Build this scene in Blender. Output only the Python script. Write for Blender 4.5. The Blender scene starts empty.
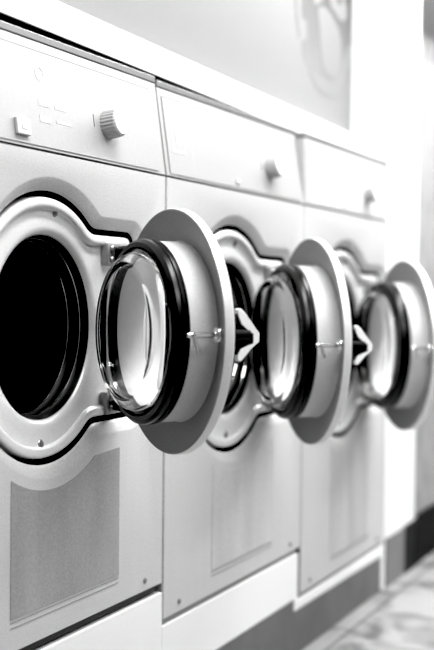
import bpy, bmesh, math, random
from mathutils import Vector, Matrix
S = bpy.context.scene
COL = S.collection
PI = math.pi
rad = math.radians

# ---------------------------------------------------------------- materials
def mat(name, c, rough=.5, metal=0., spec=.5, coat=0., var=0., scale=20., grain=0., bump=0., stretch=None, turn=0.):
    grain *= 2.2
    m = bpy.data.materials.new(name); m.use_nodes = True
    nt = m.node_tree; b = nt.nodes['Principled BSDF']
    col = (c, c, c, 1) if not isinstance(c, tuple) else (*c, 1)
    b.inputs['Base Color'].default_value = col
    b.inputs['Roughness'].default_value = rough
    b.inputs['Metallic'].default_value = metal
    b.inputs['Specular IOR Level'].default_value = spec
    b.inputs['Coat Weight'].default_value = coat
    N, L = nt.nodes.new, nt.links.new
    if var or grain or bump:
        tc = N('ShaderNodeTexCoord'); mp = N('ShaderNodeMapping')
        L(tc.outputs['Object'], mp.inputs[0])
        if stretch: mp.inputs['Scale'].default_value = stretch
        mp.inputs['Rotation'].default_value = (0, turn, 0)
        n1 = N('ShaderNodeTexNoise'); n1.inputs['Scale'].default_value = scale; n1.inputs['Detail'].default_value = 5
        L(mp.outputs[0], n1.inputs['Vector'])
        n2 = N('ShaderNodeTexNoise'); n2.inputs['Scale'].default_value = 380; n2.inputs['Detail'].default_value = 1
        L(tc.outputs['Object'], n2.inputs['Vector'])
        a = N('ShaderNodeMath'); a.operation = 'MULTIPLY_ADD'; L(n1.outputs['Fac'], a.inputs[0])
        a.inputs[1].default_value = var * 2; a.inputs[2].default_value = 1 - var - grain
        g = N('ShaderNodeMath'); g.operation = 'MULTIPLY_ADD'; L(n2.outputs['Fac'], g.inputs[0])
        g.inputs[1].default_value = grain * 2; L(a.outputs[0], g.inputs[2])
        k = N('ShaderNodeMix'); k.data_type = 'RGBA'; k.blend_type = 'MULTIPLY'; k.inputs['Factor'].default_value = 1
        k.inputs['A'].default_value = col
        L(g.outputs[0], k.inputs['B']); L(k.outputs['Result'], b.inputs['Base Color'])
        if bump:
            bp = N('ShaderNodeBump'); bp.inputs['Strength'].default_value = bump; bp.inputs['Distance'].default_value = .004
            L(n1.outputs['Fac'], bp.inputs['Height']); L(bp.outputs[0], b.inputs['Normal'])
    return m

M = {}
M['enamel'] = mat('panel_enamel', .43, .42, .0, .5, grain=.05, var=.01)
M['panel_brightened'] = mat('brightened_panel_enamel', .60, .42, 0, .5, grain=.05)  # lighter copy of the panel enamel, offsetting weaker light on an upright panel
M['front'] = mat('brushed_front_steel', .62, .45, .12, .5, var=.03, scale=6, grain=.10, stretch=(9, 9, .8))
M['service'] = mat('brushed_service_sheen', .42, .38, .3, .5, var=.30, scale=2.2, grain=.12, stretch=(6, 6, 1), turn=-.5)  # diagonal streaks put soft reflections into the brushed steel colour
M['service_pale'] = mat('pale_brushed_service_sheen', .62, .38, .2, .5, var=.30, scale=2.2, grain=.10, stretch=(6, 6, 1), turn=-.5)  # same painted reflection streaks on a paler steel
M['ring'] = mat('pressed_ring_steel', .84, .34, .2, .5, grain=.05)
M['chamfer'] = M['front']
M['steel'] = mat('shaded_door_steel', .31, .42, .35, .5, grain=.08, var=.03, scale=8)
M['neck'] = mat('door_neck_steel', .74, .45, 0., .5, grain=.05)
M['lid'] = mat('door_lid_grey', .8, .5, 0, .4, grain=.05)
M['chrome'] = mat('chrome', .85, .14, 1.)
M['strip'] = mat('lid_strip_steel', .34, .4, .4, grain=.06, var=.08, scale=30)
M['dark_rail'] = mat('dark_rail', .05, .5, .2)
M['black'] = mat('black_rubber', .008, .45, 0, .35)
M['gasket'] = mat('gasket_rubber', .006, .32, 0, .5)
M['void'] = mat('gap_shade_black', .003, .9, 0, .1)
M['knob'] = mat('white_plastic', .95, .4, 0, .5)
M['knob_side'] = mat('grey_ribbed_plastic', .46, .5, 0, .4)
M['button'] = mat('button_grey', .66, .45)
M['ink'] = mat('printed_ink', .06, .6)
M['faint'] = mat('faint_print', .52, .5)
M['line'] = mat('plate_groove', .2, .6)
M['screw'] = mat('screw_steel', .30, .35, .7)
M['handle_black'] = mat('handle_black_plastic', .008, .35, 0, .5)
M['white_paint'] = mat('white_paint', .86, .6, 0, .3, var=.02, scale=9, grain=.03)
M['wall_paint'] = mat('upper_wall_laminate', .255, .6, 0, .3, var=.012, scale=3, grain=.05)
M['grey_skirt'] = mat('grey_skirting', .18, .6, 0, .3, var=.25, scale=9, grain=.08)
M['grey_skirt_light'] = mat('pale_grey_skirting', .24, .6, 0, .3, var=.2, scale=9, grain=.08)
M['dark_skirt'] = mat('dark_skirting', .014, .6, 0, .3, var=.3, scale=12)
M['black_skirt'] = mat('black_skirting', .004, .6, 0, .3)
M['ceiling'] = mat('ceiling_paint', .8, .8)
M['side_wall'] = mat('side_wall_paint', .5, .8)
M['cabinet'] = mat('cabinet_grey', .35, .5)

def mat_glass():
    m = bpy.data.materials.new('bowl_glass'); m.use_nodes = True; nt = m.node_tree
    b = nt.nodes['Principled BSDF']
    b.inputs['Base Color'].default_value = (1, 1, 1, 1); b.inputs['Roughness'].default_value = .02
    b.inputs['Transmission Weight'].default_value = 1; b.inputs['IOR'].default_value = 1.45
    return m
M['glass'] = mat_glass()

def mat_floor():
    m = bpy.data.materials.new('pale_stone_floor'); m.use_nodes = True; nt = m.node_tree
    N, L = nt.nodes.new, nt.links.new; b = nt.nodes['Principled BSDF']; b.inputs['Roughness'].default_value = .45
    tc = N('ShaderNodeTexCoord')
    n = N('ShaderNodeTexNoise'); n.inputs['Scale'].default_value = 5; n.inputs['Detail'].default_value = 8; n.inputs['Distortion'].default_value = 1.2
    L(tc.outputs['Object'], n.inputs['Vector'])
    r = N('ShaderNodeValToRGB'); r.color_ramp.elements[0].position = .36; r.color_ramp.elements[0].color = (.15, .15, .15, 1)
    r.color_ramp.elements[1].position = .56; r.color_ramp.elements[1].color = (.36, .36, .36, 1)
    L(n.outputs['Fac'], r.inputs[0])
    mp = N('ShaderNodeMapping'); mp.inputs['Rotation'].default_value = (0, 0, rad(0)); mp.inputs['Location'].default_value = (.07, .05, 0)
    L(tc.outputs['Object'], mp.inputs[0])
    br = N('ShaderNodeTexBrick'); br.offset = .5
    br.inputs['Color1'].default_value = (1, 1, 1, 1); br.inputs['Color2'].default_value = (.92, .92, .92, 1); br.inputs['Mortar'].default_value = (.5, .5, .5, 1)
    br.inputs['Scale'].default_value = 1; br.inputs['Mortar Size'].default_value = .006; br.inputs['Brick Width'].default_value = .4; br.inputs['Row Height'].default_value = .3
    br.inputs['Mortar Smooth'].default_value = .5
    L(mp.outputs[0], br.inputs['Vector'])
    k = N('ShaderNodeMix'); k.data_type = 'RGBA'; k.blend_type = 'MULTIPLY'; k.inputs['Factor'].default_value = 1
    L(r.outputs[0], k.inputs['A']); L(br.outputs[0], k.inputs['B']); L(k.outputs['Result'], b.inputs['Base Color'])
    return m
M['floor'] = mat_floor()

def mat_drum():
    m = bpy.data.materials.new('perforated_drum'); m.use_nodes = True; nt = m.node_tree
    N, L = nt.nodes.new, nt.links.new; b = nt.nodes['Principled BSDF']
    b.inputs['Roughness'].default_value = .4; b.inputs['Metallic'].default_value = .6
    tc = N('ShaderNodeTexCoord')
    v = N('ShaderNodeTexVoronoi'); v.inputs['Scale'].default_value = 105; v.inputs['Randomness'].default_value = 0
    L(tc.outputs['Object'], v.inputs['Vector'])
    r = N('ShaderNodeValToRGB'); r.color_ramp.elements[0].position = .30; r.color_ramp.elements[0].color = (.001, .001, .001, 1)
    r.color_ramp.elements[1].position = .36; r.color_ramp.elements[1].color = (.2, .2, .2, 1)
    L(v.outputs['Distance'], r.inputs[0]); L(r.outputs[0], b.inputs['Base Color'])
    return m
M['drum'] = mat_drum()

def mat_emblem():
    m = bpy.data.materials.new('printed_emblem_light_fade'); m.use_nodes = True; nt = m.node_tree
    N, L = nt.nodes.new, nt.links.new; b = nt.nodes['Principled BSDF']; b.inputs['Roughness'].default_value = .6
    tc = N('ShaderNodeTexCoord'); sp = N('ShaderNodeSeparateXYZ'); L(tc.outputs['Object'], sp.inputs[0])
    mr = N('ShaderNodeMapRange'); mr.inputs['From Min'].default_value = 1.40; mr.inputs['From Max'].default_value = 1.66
    mr.inputs['To Min'].default_value = .235; mr.inputs['To Max'].default_value = .09  # lighter towards the bottom: overexposure near the ledge put into the print colour
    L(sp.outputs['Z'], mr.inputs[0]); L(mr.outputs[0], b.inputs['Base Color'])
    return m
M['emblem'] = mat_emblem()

def mat_end_wall():  # noise-mottled grey, darker towards the top
    m = bpy.data.materials.new('mottled_end_wall'); m.use_nodes = True; nt = m.node_tree
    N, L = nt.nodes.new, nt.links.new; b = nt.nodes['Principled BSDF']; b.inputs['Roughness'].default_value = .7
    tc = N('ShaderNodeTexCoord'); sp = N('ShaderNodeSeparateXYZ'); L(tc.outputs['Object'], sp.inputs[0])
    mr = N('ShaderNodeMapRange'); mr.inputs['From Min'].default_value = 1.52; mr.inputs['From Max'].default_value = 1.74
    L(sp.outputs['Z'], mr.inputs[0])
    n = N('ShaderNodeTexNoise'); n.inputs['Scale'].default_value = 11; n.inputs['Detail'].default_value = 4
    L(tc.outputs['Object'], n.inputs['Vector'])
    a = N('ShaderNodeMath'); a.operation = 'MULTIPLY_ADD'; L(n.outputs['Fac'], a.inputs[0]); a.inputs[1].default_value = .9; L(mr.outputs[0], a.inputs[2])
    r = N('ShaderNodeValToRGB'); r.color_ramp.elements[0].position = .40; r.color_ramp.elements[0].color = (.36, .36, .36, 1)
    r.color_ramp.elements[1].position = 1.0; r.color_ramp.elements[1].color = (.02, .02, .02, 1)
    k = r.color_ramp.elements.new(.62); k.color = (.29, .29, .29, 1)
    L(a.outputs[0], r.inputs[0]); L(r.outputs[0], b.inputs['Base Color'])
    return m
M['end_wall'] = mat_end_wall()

# ---------------------------------------------------------------- helpers
def obj(name, bm, material, parent=None, smooth=True, angle=35, **props):
    me = bpy.data.meshes.new(name)
    bmesh.ops.recalc_face_normals(bm, faces=bm.faces)
    bm.to_mesh(me); bm.free()
    for m_ in (material if isinstance(material, (list, tuple)) else [material]): me.materials.append(m_)
    o = bpy.data.objects.new(name, me); COL.objects.link(o)
    if smooth:
        for p in me.polygons: p.use_smooth = True
        me.set_sharp_from_angle(angle=rad(angle))
    if parent:
        o.parent = parent
        w = parent; off = Vector()
        while w: off += w.location; w = w.parent
        o.location = -off
    for k, v in props.items(): o[k] = v
    return o

def empty(name, loc, label, cat, group=None):
    o = bpy.data.objects.new(name, None); COL.objects.link(o); o.location = loc; o.empty_display_size = .1
    o['label'] = label; o['category'] = cat
    if group: o['group'] = group
    return o

def box(bm, a, b, bev=0.):
    r = bmesh.ops.create_cube(bm, size=1)
    vs = r['verts']
    for v in vs:
        v.co = Vector(((a[i] + b[i]) / 2 + v.co[i] * (b[i] - a[i]) for i in range(3)))
    if bev:
        es = list({e for v in vs for e in v.link_edges})
        bmesh.ops.bevel(bm, geom=es, offset=bev, segments=2, profile=.5, affect='EDGES')

def prism(bm, pts, d, mi=0):
    """closed polygon pts (3-D) extruded by vector d"""
    d = Vector(d)
    a = [bm.verts.new(Vector(p)) for p in pts]; b = [bm.verts.new(Vector(p) + d) for p in pts]
    n = len(pts); fs = [bm.faces.new(a), bm.faces.new(b[::-1])]
    for i in range(n): fs.append(bm.faces.new((a[i], b[i], b[(i + 1) % n], a[(i + 1) % n])))
    for f in fs: f.material_index = mi

def lathe(bm, prof, mx, n=96, closed=False, caps=False, mi=None):
    """prof: list of (r, t); mx maps (x, y, t) to the world; t is the axis"""
    rings = []
    for (r, t) in prof:
        if r < 1e-6: rings.append([bm.verts.new(mx @ Vector((0, 0, t)))])
        else: rings.append([bm.verts.new(mx @ Vector((r * math.cos(2 * PI * i / n), r * math.sin(2 * PI * i / n), t))) for i in range(n)])
    m = len(rings)
    for j in range(m if closed else m - 1):
        A, B = rings[j], rings[(j + 1) % m]
        for i in range(n):
            k = (i + 1) % n
            if len(A) == 1 and len(B) == 1: continue
            if len(A) == 1: f = bm.faces.new((A[0], B[i], B[k]))
            elif len(B) == 1: f = bm.faces.new((A[i], B[0], A[k]))
            else: f = bm.faces.new((A[i], B[i], B[k], A[k]))
            if mi: f.material_index = mi[j]
    if caps:
        for R in (rings[0], rings[-1]):
            if len(R) > 1: bm.faces.new(R)

def axis_mx(o, z, x=None):
    z = Vector(z).normalized()
    x = Vector(x) if x is not None else (Vector((0, 0, 1)) if abs(z.z) < .9 else Vector((1, 0, 0)))
    x = (x - z * x.dot(z)).normalized(); y = z.cross(x)
    m = Matrix((x, y, z)).transposed().to_4x4(); m.translation = Vector(o); return m

def cyl(bm, a, b, r, r2=None, n=24):
    a, b = Vector(a), Vector(b); L = (b - a).length
    lathe(bm, [(r, 0), (r2 if r2 else r, L)], axis_mx(a, b - a), n, caps=True)

def loops(bm, rows, wrap=True):
    """bridge successive closed point rows"""
    V = [[bm.verts.new(Vector(p)) for p in row] for row in rows]
    n = len(V[0])
    for A, B in zip(V, V[1:]):
        for i in range(n):
            k = (i + 1) % n
            bm.faces.new((A[i], B[i], B[k], A[k]))
    return V

def contour(R, d=0.):
    """circle of radius R with a rounded lug on the +x side, offset outward by d: (x, z) points"""
    h = .76 * R + d; xe = 1.335 * R + d; rc = max(.13 * R + d, .004); rf = max(.22 * R - d, .012); Rd = R + d
    xf = math.sqrt((Rd + rf) ** 2 - (h + rf) ** 2)
    up = [(xe, h * k / 10) for k in range(0, 8) if h * k / 10 < h - rc - .002][:7]
    while len(up) < 7: up.append(up[-1])
    up = [(xe, (h - rc) * k / 7) for k in range(7)]
    for k in range(9):
        a = PI / 2 * k / 8; up.append((xe - rc + rc * math.cos(a), h - rc + rc * math.sin(a)))
    x0, x1 = xe - rc, xf
    for k in range(1, 5): up.append((x0 + (x1 - x0) * k / 5, h))
    a0 = -PI / 2; a1 = math.atan2(-(h + rf), -xf)
    if a1 > 0: a1 -= 2 * PI
    for k in range(9):
        a = a0 + (a1 - a0) * k / 8; up.append((xf + rf * math.cos(a), h + rf + rf * math.sin(a)))
    b0 = math.atan2(h + rf, xf)
    for k in range(1, 49):
        a = b0 + (PI - b0) * k / 48; up.append((Rd * math.cos(a), Rd * math.sin(a)))
    lo = [(x, -z) for (x, z) in up[1:-1]][::-1]
    return up + lo

# ---------------------------------------------------------------- the washers
ZJ = 1.032                       # joint between control panel and front
def washer(x0, x1, zb, xc, zc, R, ro, ztop, lean, door, label, first=False):
    root = empty('washing_machine', ((x0 + x1) / 2, .3, zb - .012), label, 'washing machine', 'front-loading washers with open doors in a row')
    g = .0016
    X0, X1 = x0 + g, x1 - g
    # cabinet
    bm = bmesh.new()
    for a, b in (((X0, .004, zb), (X0 + .004, .62, ZJ)), ((X1 - .004, .004, zb), (X1, .62, ZJ)), ((X0, .612, zb), (X1, .62, 1.18)), ((X0, .03, zb), (X1, .62, zb + .02))):
        box(bm, a, b)
    obj('cabinet', bm, M['cabinet'], root, False)
    # front sheet with the pressed hole
    bm = bmesh.new()
    cA = contour(R, .021); zt = ZJ - .0018
    def P(c, y): return [(xc + x, y, zc + z) for x, z in c]
    inner = [bm.verts.new(p) for p in P(cA, 0)]
    outer = [bm.verts.new(p) for p in ((X0 + .001, 0, zb), (X1 - .001, 0, zb), (X1 - .001, 0, zt), (X0 + .001, 0, zt))]
    ed = [bm.edges.new((L_[i], L_[(i + 1) % len(L_)])) for L_ in (inner, outer) for i in range(len(L_))]
    bmesh.ops.triangle_fill(bm, edges=ed, use_beauty=True)
    ob = [bm.verts.new((v.co.x + (.001 if v.co.x > xc else -.001), .004, v.co.z)) for v in outer]
    ob2 = [bm.verts.new((v.co.x, .03, v.co.z)) for v in ob]
    for A, B in ((outer, ob), (ob, ob2)):
        for i in range(4): bm.faces.new((A[i], A[(i + 1) % 4], B[(i + 1) % 4], B[i]))
    rows = [(.021, 0.), (.018, .0008), (.004, .0085), (.0012, .0105), (0., .0125)]
    prev = inner
    for d, y in rows[1:]:
        cur = [bm.verts.new(p) for p in P(contour(R, d), y)]
        n = len(cur)
        for i in range(n): bm.faces.new((prev[i], cur[i], cur[(i + 1) % n], prev[(i + 1) % n]))
        prev = cur
    obj('front_panel', bm, M['front'], root, True, 30)
    # black walls standing in for the shade in the gap round the ring
    bm = bmesh.new(); loops(bm, [P(contour(R, .0006), .0125), P(contour(R, 0), .0135), P(contour(R, -.001), .05), P(contour(R, -.02), .05)])
    obj('gap_shade_wall', bm, M['void'], root)
    # service panel below / behind the ring
    bm = bmesh.new()
    sx0, sx1 = xc - .11, xc + .205
    z0 = zb + .047; ztp = zc - .02
    circ = [(xc + (R + .036) * math.cos(a), zc + (R + .036) * math.sin(a)) for a in [PI + (PI) * k / 40 for k in range(41)]]
    lo = [p for p in circ if sx0 <= p[0] <= sx1 and p[1] < zc - .5 * R]
    zl = zc - math.sqrt(max((R + .036) ** 2 - (sx0 - xc) ** 2, 0)); zr = zc - math.sqrt(max((R + .036) ** 2 - min(sx1 - xc, R + .03) ** 2, 0))
    zr = min(zr, zc - .76 * R - .045)
    pts = [(sx0, z0)] + [(sx0, zl)] + [p for p in lo if p[1] < zc - .76 * R - .045 or p[0] < xc] + [(sx1, zr), (sx1, z0)]
    prism(bm, [(x, -.0012, z) for x, z in pts], (0, .001, 0))
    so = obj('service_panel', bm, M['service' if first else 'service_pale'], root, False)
    bm = bmesh.new()
    for k, zz in enumerate((z0 - .004, z0 - .012)): box(bm, (sx0, -.0008, zz - .001), (sx1, -.0001, zz))
    obj('panel_border', bm, M['strip'], so, False)
    # screws of the front sheet
    for sx in ((X0 + .063, X1 - .066)):
        bm = bmesh.new(); mx = axis_mx((sx, .0, zb + .018), (0, -1, 0))
        lathe(bm, [(.0, .0035), (.0035, .003), (.005, .0015), (.005, 0)], mx, 16)
        obj('front_screw', bm, M['screw'], root)
    # base rail
    bm = bmesh.new(); box(bm, (X0 + .004, .006, zb - .012), (X1 - .012, .05, zb + .004))
    obj('base_rail', bm, M['dark_rail'] if first else M['screw'], root, False)
    # door ring
    bm = bmesh.new()
    prof = [(-.0085, .048), (-.0085, .019), (-.0100, .0135), (-.0135, .0115), (-.021, .0115), (-.0245, .0130), (-.0265, .019), (-.033, .0205)]
    rr = [P(contour(R, d), y) for d, y in prof]
    base = contour(R, -.033); ox = .014
    def circ_like(r, y, mixf=1.):
        out = []
        for x, z in base:
            l = math.hypot(x, z); k = r / l
            out.append((xc + ox * mixf + x * (k * mixf + 1 - mixf), y, zc + z * (k * mixf + 1 - mixf)))
        return out
    rr += [circ_like(ro + .014, .0205, .5), circ_like(ro + .014, .0205), circ_like(ro + .008, .0215), circ_like(ro + .003, .0245), circ_like(ro, .030), circ_like(ro, .06)]
    loops(bm, rr)
    ring = obj('door_ring', bm, M['ring'], root, True, 50)
    for sgn, dx in ((1, .02), (-1, -.016)):
        bm = bmesh.new(); zz = zc + sgn * (R + ro + .012) / 2 * .985
        mx = axis_mx((xc + ox + dx, .0205, zz), (0, -1, 0))
        lathe(bm, [(.0, .0045), (.0036, .004), (.0036, .002), (.0066, .0018), (.0078, 0)], mx, 20)
        obj('ring_bolt', bm, M['screw'], ring)
    # rubber seal and drum
    bm = bmesh.new(); mx = axis_mx((xc + ox, .012, zc), (0, 1, 0))
    lathe(bm, [(ro - .0005, .0165), (ro - .0015, .018), (ro - .0015, .026), (ro - .0045, .031), (ro - .0015, .036), (ro - .001, .044), (ro - .004, .050), (ro - .006, .054), (ro, .08), (ro + .02, .11)], mx)
    seal = obj('door_seal', bm, M['black'], root)
    for t, r_ in ((.031, ro - .0045), (.052, ro - .006)):
        bm = bmesh.new()
        lathe(bm, [(r_ + .0010 * math.cos(a), t + .0010 * math.sin(a)) for a in [2 * PI * k / 8 for k in range(8)]], mx, 96, closed=True)
        obj('seal_edge', bm, M['chrome'], seal)
    bm = bmesh.new()
    lathe(bm, [(ro + .02, .105), (ro + .06, .12), (ro + .065, .45), (ro + .05, .47), (0, .48)], mx)
    obj('drum', bm, M['drum'], root)
    # control panel: wedge body
    y1 = lean; za = ZJ + .0018
    bm = bmesh.new()
    prism(bm, [(X0, 0, za), (X0, y1, ztop), (X0, .12, ztop), (X0, .12, za)], (X1 - X0, 0, 0))
    PM = M['enamel'] if lean > .01 else M['panel_brightened']
    cp = obj('control_panel', bm, PM, root, False)
    up = Vector((0, y1, ztop - za)); Hh = up.length; up.normalize(); nrm = Vector((0, -up.z, up.y))
    def Q(u, v, w=0.): return Vector((0, 0, za)) + Vector((u, 0, 0)) + up * v + nrm * w   # u world X, v up the panel, w out
    def plate(u0, v0, u1, v1, w0, w1, m_, name, par, bev=0):
        bm = bmesh.new()
        prism(bm, [Q(u0, v0, w0), Q(u1, v0, w0), Q(u1, v1, w0), Q(u0, v1, w0)], nrm * (w1 - w0))
        if bev: bmesh.ops.bevel(bm, geom=bm.edges[:], offset=bev, segments=2, affect='EDGES', profile=.5)
        return obj(name, bm, m_, par, False)
    f0, f1 = (X0 + .168 if first else X0 + .014), X1 - .026
    plate(f0 - .0012, .0065, f1 + .0012, Hh - .0135, 0, .0006, M['line'], 'faceplate_groove', cp)
    fp = plate(f0, .004, f1, Hh - .0155, 0, .0014, PM, 'faceplate', cp)
    d0 = f1 - .082 if first else X0 + .118
    plate(d0, .006, d0 + .0008, Hh - .02, .0014, .0016, M['button'], 'divider_line', cp)
    # printed pale icons
    def pr(u0, v0, u1, v1):
        bm = bmesh.new(); prism(bm, [Q(u0, v0, .0014), Q(u1, v0, .0014), Q(u1, v1, .0014), Q(u0, v1, .0014)], nrm * .0004)
        obj('printed_icon', bm, M['faint'], cp, False)
    ux = f0 + .112
    if first:
        bm = bmesh.new(); c = Q(ux + .012, Hh * .70, .0014)
        lathe(bm, [(.009, 0), (.009, .0004), (.012, .0004), (.012, 0)], axis_mx(c, nrm), 32, closed=True)
        obj('printed_icon', bm, M['faint'], cp, False)
        pr(ux, Hh * .40, ux + .03, Hh * .455); pr(ux, Hh * .25, ux + .03, Hh * .31)
        pr(ux + .045, Hh * .40, ux + .075, Hh * .43); pr(ux + .045, Hh * .27, ux + .09, Hh * .30)
    else:
        u = X0 + .032; v0, v1 = Hh * .28, Hh * .66
        bm = bmesh.new()      # one printed frame
        A_ = [(u, v0), (u + .056, v0), (u + .056, v1), (u, v1)]; B_ = [(u + .006, v0 + .006), (u + .05, v0 + .006), (u + .05, v1 - .006), (u + .006, v1 - .006)]
        loops(bm, [[Q(*p, .0014) for p in A_], [Q(*p, .0018) for p in A_], [Q(*p, .0018) for p in B_], [Q(*p, .0014) for p in B_]])
        obj('printed_icon', bm, M['faint'], cp, False)
        pr(u, Hh * .72, u + .04, Hh * .77); pr(u, Hh * .80, u + .02, Hh * .84); pr(u + .02, Hh * .38, u + .036, Hh * .55)
    # push button
    ub = f0 + .042
    if first:
        bt = plate(ub, .014, ub + .034, .038, .0014, .007, M['button'], 'push_button', cp, .0012)
        bm = bmesh.new()
        prism(bm, [Q(ub + .011, .021, .007), Q(ub + .012, .021, .007), Q(ub + .012, .034, .007), Q(ub + .011, .034, .007)], nrm * .0003)
        prism(bm, [Q(ub + .011, .021, .007), Q(ub + .024, .021, .007), Q(ub + .024, .0222, .007), Q(ub + .011, .0222, .007)], nrm * .0003)
        obj('button_mark', bm, M['line'], bt, False)
    else:
        plate(x1 - .39, .012, x1 - .373, .022, .0014, .004, M['button'], 'push_button', cp, .001)
    # dial
    uk, vk, rk, hk = x1 - .197, .062, .0215, .026
    bm = bmesh.new(); mx = axis_mx(Q(uk, vk, .0014), nrm)
    n = 96
    def rib(r, t, a): return [mx @ Vector(((r + (a if (i // 2) % 2 else 0)) * math.cos(2 * PI * i / n), (r + (a if (i // 2) % 2 else 0)) * math.sin(2 * PI * i / n), t)) for i in range(n)]
    V = loops(bm, [rib(rk + .001, 0, .0009), rib(rk, hk - .003, .0009), rib(rk - .002, hk, 0)])
    kn = obj('dial', bm, M['knob_side'], cp, True, 20)
    bm = bmesh.new()
    lathe(bm, [(rk - .0008, hk - .0015), (rk - .003, hk + .0008), (0, hk + .001)], mx, 48)
    obj('dial_cap', bm, M['knob'], kn)
    bm = bmesh.new(); prism(bm, [Q(uk - .043, vk - .008, .0014), Q(uk - .0415, vk - .008, .0014), Q(uk - .0415, vk + .012, .0014), Q(uk - .043, vk + .012, .0014)], nrm * .0004)
    obj('dial_mark', bm, M['ink'], cp, False)
    # lid strip along the top
    bm = bmesh.new(); box(bm, (X0, y1 - .001, ztop + .0016), (X1, .60, ztop + .0125), .001)
    obj('lid', bm, M['strip'], root, False)
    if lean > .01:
      bm = bmesh.new(); box(bm, (X0 + .002, y1 + .0012, ztop - .004), (X1 - .002, .09, ztop + .026))  # solid black box standing in for the shade between lid and ledge
      obj('lid_shade_block', bm, M['void'], root, False)

    # ------------------------------------------------ open door
    C, ang, DR = Vector(door['C']), rad(door['N']), door['R']
    Nv = Vector((math.cos(ang), math.sin(ang), 0)); ev = Vector((-Nv.y, Nv.x, 0)); zv = Vector((0, 0, 1))
    s = DR / .181
    mx = axis_mx(C, Nv, ev)
    rn = .733 * DR                                # neck radius
    t1 = .030 * s
    bm = bmesh.new()
    T = .0165
    prof = [(rn - .004, t1), (rn, t1 - .001), (rn, -.012), (rn + .001, -.0145), (rn + .005, -.0145),
            (DR - .006, -.001), (DR - .003, 0), (DR - .001, -.0006), (DR, -.003), (DR, -T + .003), (DR - .003, -T), (DR - .02, -T - .006), (rn * .96, -T - .013), (rn - .0185, -T - .014),
            (rn - .0185, t1 + .003), (rn - .0185, t1 + .021 * s - .003), (rn - .0158, t1 + .021 * s - .003), (rn - .0158, -.008), (rn - .004, -.008)]
    # flange shade painted as dark steel; neck and rim get light tones
    mi = [1, 1, 1, 0, 0, 0, 0, 2, 2, 2, 0, 0, 0, 1, 3, 3, 1, 1, 1]  # black slot paints in the shaded crescent seen through the bowl
    lathe(bm, prof, mx, 128, closed=True, mi=mi)
    dr = obj('door', bm, [M['steel'], M['neck'], M['ring'], M['gasket']], root, True, 25)
    # gasket with ridges
    bm = bmesh.new()
    a, b = t1 - .001, t1 + .021 * s
    ro_ = rn + .0022
    gp = [(rn - .004, a), (ro_, a), (ro_ + .001, a + .003), (ro_ + .001, a + .008 * s), (ro_ - .0012, a + .0094 * s), (ro_ - .0012, a + .0104 * s), (ro_ + .0006, a + .012 * s),
          (ro_ - .0004, a + .017 * s), (ro_ - .003, a + .020 * s), (ro_ - .005, b), (rn - .010, b + .001), (rn - .011, b - .004), (rn - .010, a)]
    lathe(bm, gp, mx, 112, closed=True)
    obj('door_gasket', bm, M['gasket'], dr, True, 25)
    # glass bowl (closed shell, 5 mm wall)
    rb, tb = .600 * DR, door['tb']
    w = .0035
    bm = bmesh.new()
    g0, gd = rn - .0115, tb - b
    gl = [(g0, t1 + .004), (g0, b - .001), (g0 - .001, b + .002), (rb + .006, tb - .016), (rb + .004, tb - .009), (rb, tb - .0035), (rb - .005, tb - .0008), (rb - .010, tb), (0, tb)]
    gi = [(0, tb - w), (rb - .018, tb - w), (rb - .011, tb - w - .002), (rb - .005, tb - w - .007), (rb - .001, tb - w - .014), (rb + .0015, tb - .024), (g0 - w - .0005, b), (g0 - w, t1 + .004)]
    lathe(bm, gl + gi, mx, 128, closed=False)
    A = rb
    bmesh.ops.remove_doubles(bm, verts=bm.verts, dist=1e-6)
    be = [e for e in bm.edges if len(e.link_faces) == 1]
    if be: bmesh.ops.bridge_loops(bm, edges=be)
    obj('glass_bowl', bm, M['glass'], dr, True, 60)
    # latch pin with hook
    E0 = C + ev * (.86 * DR)
    bm = bmesh.new()
    def W(e_, z_, t_): return E0 + ev * e_ + zv * z_ + Nv * t_
    lathe(bm, [(0, .006), (.0045, .006), (.0045, .002), (.0105, .001), (.012, -.002), (.012, -.010)], axis_mx(E0, Nv), 24)
    cyl(bm, W(0, 0, -.008), W(0, 0, .040), .0042, n=16)
    lathe(bm, [(0, .046), (.003, .045), (.0042, .042), (.0042, .034), (.003, .031), (0, .030)], axis_mx(E0, Nv), 16)
    cyl(bm, W(0, .001, .036), W(0, -.024, .029), .0040, n=16)
    obj('latch_bolt', bm, M['chrome'], dr)
    # handle on the outer face: black body with white lobed cap
    def H(x, y, e_): return W(e_, (172 - y) / 4.82 * .00150, -T - .003 - (x - 252) / 4.82 * .00160)
    bm = bmesh.new()
    cyl(bm, W(0, 0, -T + .004), W(0, 0, -T - .034), .0095, .0085, n=20)
    body = [(272, 140), (282, 110), (286, 78), (292, 90), (306, 126), (336, 151), (364, 165), (364, 212), (336, 220), (302, 236), (287, 262), (283, 240), (272, 206)]
    prism(bm, [H(x, y, -.004) for x, y in body], ev * .008)
    hd = obj('door_handle', bm, M['handle_black'], dr, False)
    bm = bmesh.new()
    leafs = [(285, 58), (291, 53), (300, 53), (320, 71), (345, 105), (372, 142), (391, 165), (390, 204), (372, 216), (345, 236), (322, 268), (305, 289), (294, 291), (287, 284), (287, 264), (301, 236),
             (336, 219), (363, 211), (363, 166), (336, 151), (305, 126), (289, 90)]
    prism(bm, [H(x, y, -.0055) for x, y in leafs], ev * .011)
    bmesh.ops.bevel(bm, geom=[e for e in bm.edges], offset=.0008, segments=1, affect='EDGES')
    obj('handle_cap', bm, M['knob'], hd, False)
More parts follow.
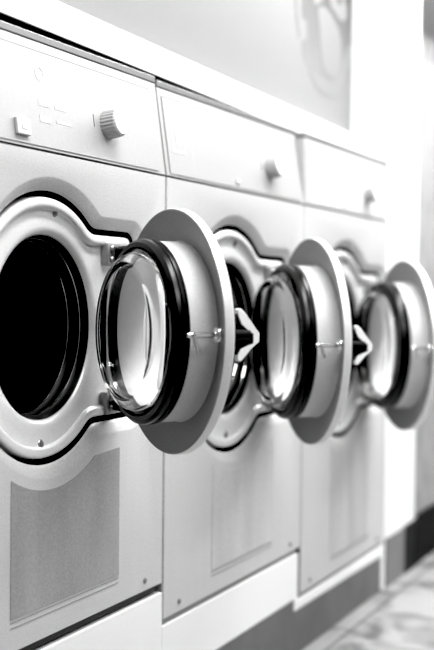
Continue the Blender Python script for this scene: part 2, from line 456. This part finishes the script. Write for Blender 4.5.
    # hinges: block on the ring lug and dark arm to the door
    for hz in (.57 * R, -.62 * R):
        zz = zc + hz
        hx = xc + .93 * R
        bm = bmesh.new()
        box(bm, (hx - .016, .006, zz - .019), (hx + .024, .021, zz + .019), .004)
        hg = obj('hinge', bm, M['strip'], root, True, 40)
        for q in (-.009, .009):
            bm = bmesh.new(); lathe(bm, [(0, .005), (.004, .0046), (.0062, .002), (.0062, 0)], axis_mx((hx - .004, .006, zz + q), (0, -1, 0)), 14)
            obj('hinge_bolt', bm, M['screw'], hg)
        tgt = C - ev * math.sqrt(max((DR * .93) ** 2 - hz ** 2, .0004)) - Nv * .006; tgt.z = zz
        a = Vector((hx + .016, .008, zz)); dv = (tgt - a); dv.z = 0
        side = Vector((-dv.y, dv.x, 0)).normalized() * .006
        bm = bmesh.new()
        prism(bm, [a - side - zv * .013, a + side - zv * .013, tgt + side - zv * .013, tgt - side - zv * .013], zv * .026)
        bmesh.ops.bevel(bm, geom=bm.edges[:], offset=.002, segments=2, affect='EDGES', profile=.5)
        obj('hinge_arm', bm, M['handle_black'], hg)
    return root

washer(-.682, -.001, .312, -.368, .7715, .2045, .139, 1.1945, .0227, dict(C=(-.2914, -.1516, .7678), N=142, R=.184, tb=.074),
       'smallest front-loading washer, on the tallest plinth, its round drum opening in full view', True)
washer(.002, .702, .245, .318, .7355, .2275, .153, 1.190, .0227, dict(C=(.374, -.131, .7318), N=129.3, R=.2065, tb=.086),
       'middle front-loading washer, standing between the two others, open door overlapping the third')
washer(.704, 1.376, .136, 1.023, .706, .241, .163, 1.185, .001, dict(C=(1.085, -.125, .700), N=126.3, R=.216, tb=.086),
       'tallest front-loading washer, reaching nearest the floor, beside the white pillar')

# ---------------------------------------------------------------- the setting
def struct(name, bm, m_, label=None, smooth=False):
    return obj(name, bm, m_, None, smooth, kind='structure', **({'label': label} if label else {}))
def sbox(name, a, b, m_, bev=0., label=None):
    bm = bmesh.new(); box(bm, a, b, bev); return struct(name, bm, m_, label)

YW = .111
sbox('floor', (-4, -3.2, -.1), (6, .9, 0), M['floor'], label='pale mottled stone tile floor')
bm = bmesh.new(); box(bm, (-4, YW, 1.15), (1.38, YW + .08, 2.7)); struct('wall_back', bm, M['wall_paint'], 'smooth pale upper wall above the washers')
bm = bmesh.new(); box(bm, (1.379, 0, 0), (1.701, .8, 2.7)); struct('wall_pillar', bm, M['white_paint'], 'bright white pillar beyond the last washer')
bm = bmesh.new(); box(bm, (1.708, .006, 0), (6, .8, 2.7)); struct('wall_end', bm, M['end_wall'], 'greyish wall beyond the white pillar, mottled darker towards the top')
sbox('wall_rear', (-4, .82, 0), (1.38, .9, 2.7), M['side_wall'])
# tilted white ledge over the washers
bm = bmesh.new()
def zl(x): return 1.2104 - .0165 * x
prism(bm, [(-1.2, .0225, zl(-1.2)), (1.3785, .0225, zl(1.3785)), (1.3785, .0225, zl(1.3785) + .053), (-1.2, .0225, zl(-1.2) + .053)], (0, YW - .023, 0))
bmesh.ops.bevel(bm, geom=bm.edges[:], offset=.0015, segments=2, affect='EDGES', profile=.5)
struct('trim_1', bm, M['white_paint'], 'white ledge running along the wall over the washers')
# stepped plinth
def plinth(name, x0, x1, ztop, label):
    bm = bmesh.new(); box(bm, (x0, .0, .0), (x1, .66, ztop), .0015); return struct(name, bm, M['white_paint'], label)
plinth('trim_2', -.70, -.0005, .2945, 'tall white plinth under the smallest washer')
plinth('trim_3', .0005, .690, .2325, 'white plinth under the middle washer')
plinth('trim_4', .691, 1.378, .1235, 'low white plinth under the tallest washer')
def skirt(name, pts, m_, y=-.002, t=.0019, label=None):
    bm = bmesh.new(); prism(bm, [(x, y, z) for x, z in pts], (0, t, 0)); return struct(name, bm, m_, label)
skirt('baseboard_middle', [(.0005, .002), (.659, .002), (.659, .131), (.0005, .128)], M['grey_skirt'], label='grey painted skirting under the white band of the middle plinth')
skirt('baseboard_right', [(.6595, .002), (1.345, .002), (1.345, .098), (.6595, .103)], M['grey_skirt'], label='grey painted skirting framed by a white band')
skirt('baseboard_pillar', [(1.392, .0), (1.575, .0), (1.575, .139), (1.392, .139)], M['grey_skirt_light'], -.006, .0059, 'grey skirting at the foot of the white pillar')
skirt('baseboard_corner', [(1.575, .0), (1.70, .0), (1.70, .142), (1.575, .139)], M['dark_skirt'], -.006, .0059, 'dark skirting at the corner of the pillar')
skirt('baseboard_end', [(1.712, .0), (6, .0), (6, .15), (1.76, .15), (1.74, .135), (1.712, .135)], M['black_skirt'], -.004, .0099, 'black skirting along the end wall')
# unseen rest of the room
sbox('wall_left', (-4.1, -3.2, 0), (-4, .9, 2.7), M['side_wall'])
sbox('wall_right', (6, -3.2, 0), (6.1, .9, 2.7), M['side_wall'])
sbox('wall_front', (-4, -3.3, 0), (6, -3.2, 2.7), M['side_wall'])
sbox('ceiling', (-4, -3.2, 2.7), (6, .9, 2.8), M['ceiling'])

# wall emblem: grey printed oval with pale loop and hand-like strokes
FIELD = [(0.9681, 1.5944), (0.969, 1.5669), (0.9731, 1.524), (1.0109, 1.5226), (1.0178, 1.4796), (0.971, 1.4649), (0.9785, 1.4395), (0.9966, 1.4196), (1.0243, 1.4081), (1.0663, 1.4025), (1.1234, 1.4084), (1.2132, 1.4038), (1.2745, 1.4314), (1.3047, 1.4797), (1.3406, 1.5195), (1.3698, 1.5354), (1.3671, 1.687)]
OUTER = [(0.9161, 1.5823), (0.9316, 1.5859), (0.9359, 1.5321), (0.9473, 1.5025), (0.9615, 1.4709), (0.951, 1.4679), (0.9314, 1.5084)]
LOWER = [(1.0316, 1.3952), (1.0481, 1.3995), (1.0741, 1.381), (1.1249, 1.3651), (1.207, 1.3631), (1.2921, 1.3888), (1.3504, 1.4365), (1.3717, 1.4866), (1.3756, 1.4718), (1.3606, 1.4305), (1.3004, 1.3814), (1.2104, 1.3562), (1.115, 1.3563), (1.0602, 1.374)]
LOOP = [(1.0861, 1.5693), (1.0987, 1.5778), (1.1216, 1.5847), (1.1568, 1.5866), (1.1916, 1.5799), (1.2257, 1.5673), (1.2542, 1.5533), (1.2757, 1.5274), (1.282, 1.4857), (1.2692, 1.4457), (1.248, 1.4255), (1.213, 1.4107), (1.1721, 1.4108), (1.145, 1.4194), (1.1237, 1.4423), (1.1094, 1.4782), (1.1005, 1.5245)]
HAND = [(1.1743, 1.6422), (1.1799, 1.6117), (1.1956, 1.5955), (1.2217, 1.5913), (1.2485, 1.5806), (1.2849, 1.5786), (1.3119, 1.5863), (1.3276, 1.6003), (1.3282, 1.6269), (1.31, 1.6357), (1.3054, 1.6726), (1.2815, 1.6671), (1.2783, 1.6251), (1.2628, 1.6187), (1.2471, 1.6182), (1.2363, 1.6566)]
PATCH = [(1.0496, 1.6039), (1.0532, 1.582), (1.0675, 1.5747), (1.0984, 1.5873), (1.1269, 1.6013), (1.1305, 1.6224)]
def decal(name, pts, m_, y, par): 
    bm = bmesh.new(); prism(bm, [(x, YW - y, z) for x, z in pts], (0, .0004, 0)); return obj(name, bm, m_, par, False)
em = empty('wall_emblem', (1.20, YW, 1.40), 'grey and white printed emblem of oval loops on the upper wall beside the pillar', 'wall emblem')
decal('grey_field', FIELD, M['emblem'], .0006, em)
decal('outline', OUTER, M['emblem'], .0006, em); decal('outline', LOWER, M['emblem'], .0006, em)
for p in (LOOP, HAND, PATCH): decal('pale_shape', p, M['wall_paint'], .0012, em)

# ---------------------------------------------------------------- light
def overhead_light(x, y, power, lx=1.5, ly=.25, z=2.62):
    l = bpy.data.lights.new('ceiling_or_fill_light', 'AREA'); l.shape = 'RECTANGLE'; l.size = lx; l.size_y = ly; l.energy = power
    o = bpy.data.objects.new('ceiling_or_fill_light', l); COL.objects.link(o); o.location = (x, y, z)
overhead_light(-.4, -.6, 20, z=2.3); overhead_light(1.3, -.6, 34, z=2.3); overhead_light(3.0, -.6, 34, z=2.3); overhead_light(-1.2, -1.8, 22); overhead_light(2.0, -2.3, 26, 2.4, .4)  # low row steepens the falloff; last two are unseen fills added for brightness
w = bpy.data.worlds.new('room_air'); S.world = w; w.use_nodes = True
w.node_tree.nodes['Background'].inputs[0].default_value = (1, 1, 1, 1); w.node_tree.nodes['Background'].inputs[1].default_value = .3

# ---------------------------------------------------------------- camera
cd = bpy.data.cameras.new('camera'); cam = bpy.data.objects.new('camera', cd); COL.objects.link(cam); S.camera = cam
th, pt, rl = rad(24.312142), rad(1.4264787), .0095
r0 = Vector((math.sin(th), -math.cos(th), 0)); fw = Vector((math.cos(th) * math.cos(pt), math.sin(th) * math.cos(pt), -math.sin(pt)))
u0 = r0.cross(fw); r_ = r0 * math.cos(rl) + u0 * math.sin(rl); u_ = u0 * math.cos(rl) - r0 * math.sin(rl)
mx = Matrix((r_, u_, -fw)).transposed().to_4x4(); mx.translation = Vector((-1.91470036, -.96632841, .82342961)); cam.matrix_world = mx
cd.sensor_fit = 'VERTICAL'; cd.sensor_height = 36; cd.lens = 1213 * 36 / 650; cd.clip_start = .05
cd.dof.use_dof = True; cd.dof.focus_distance = 1.88; cd.dof.aperture_fstop = 2.7
S.view_settings.view_transform = 'Standard'; S.view_settings.look = 'None'; S.view_settings.exposure = 0.55

vs = S.view_settings; vs.use_curve_mapping = True; vs.curve_mapping.black_level = (.018, .018, .018); c = vs.curve_mapping.curves[3]
for x, y in ((.12, .115), (.40, .43), (.62, .72)): c.points.new(x, y)
vs.curve_mapping.update()
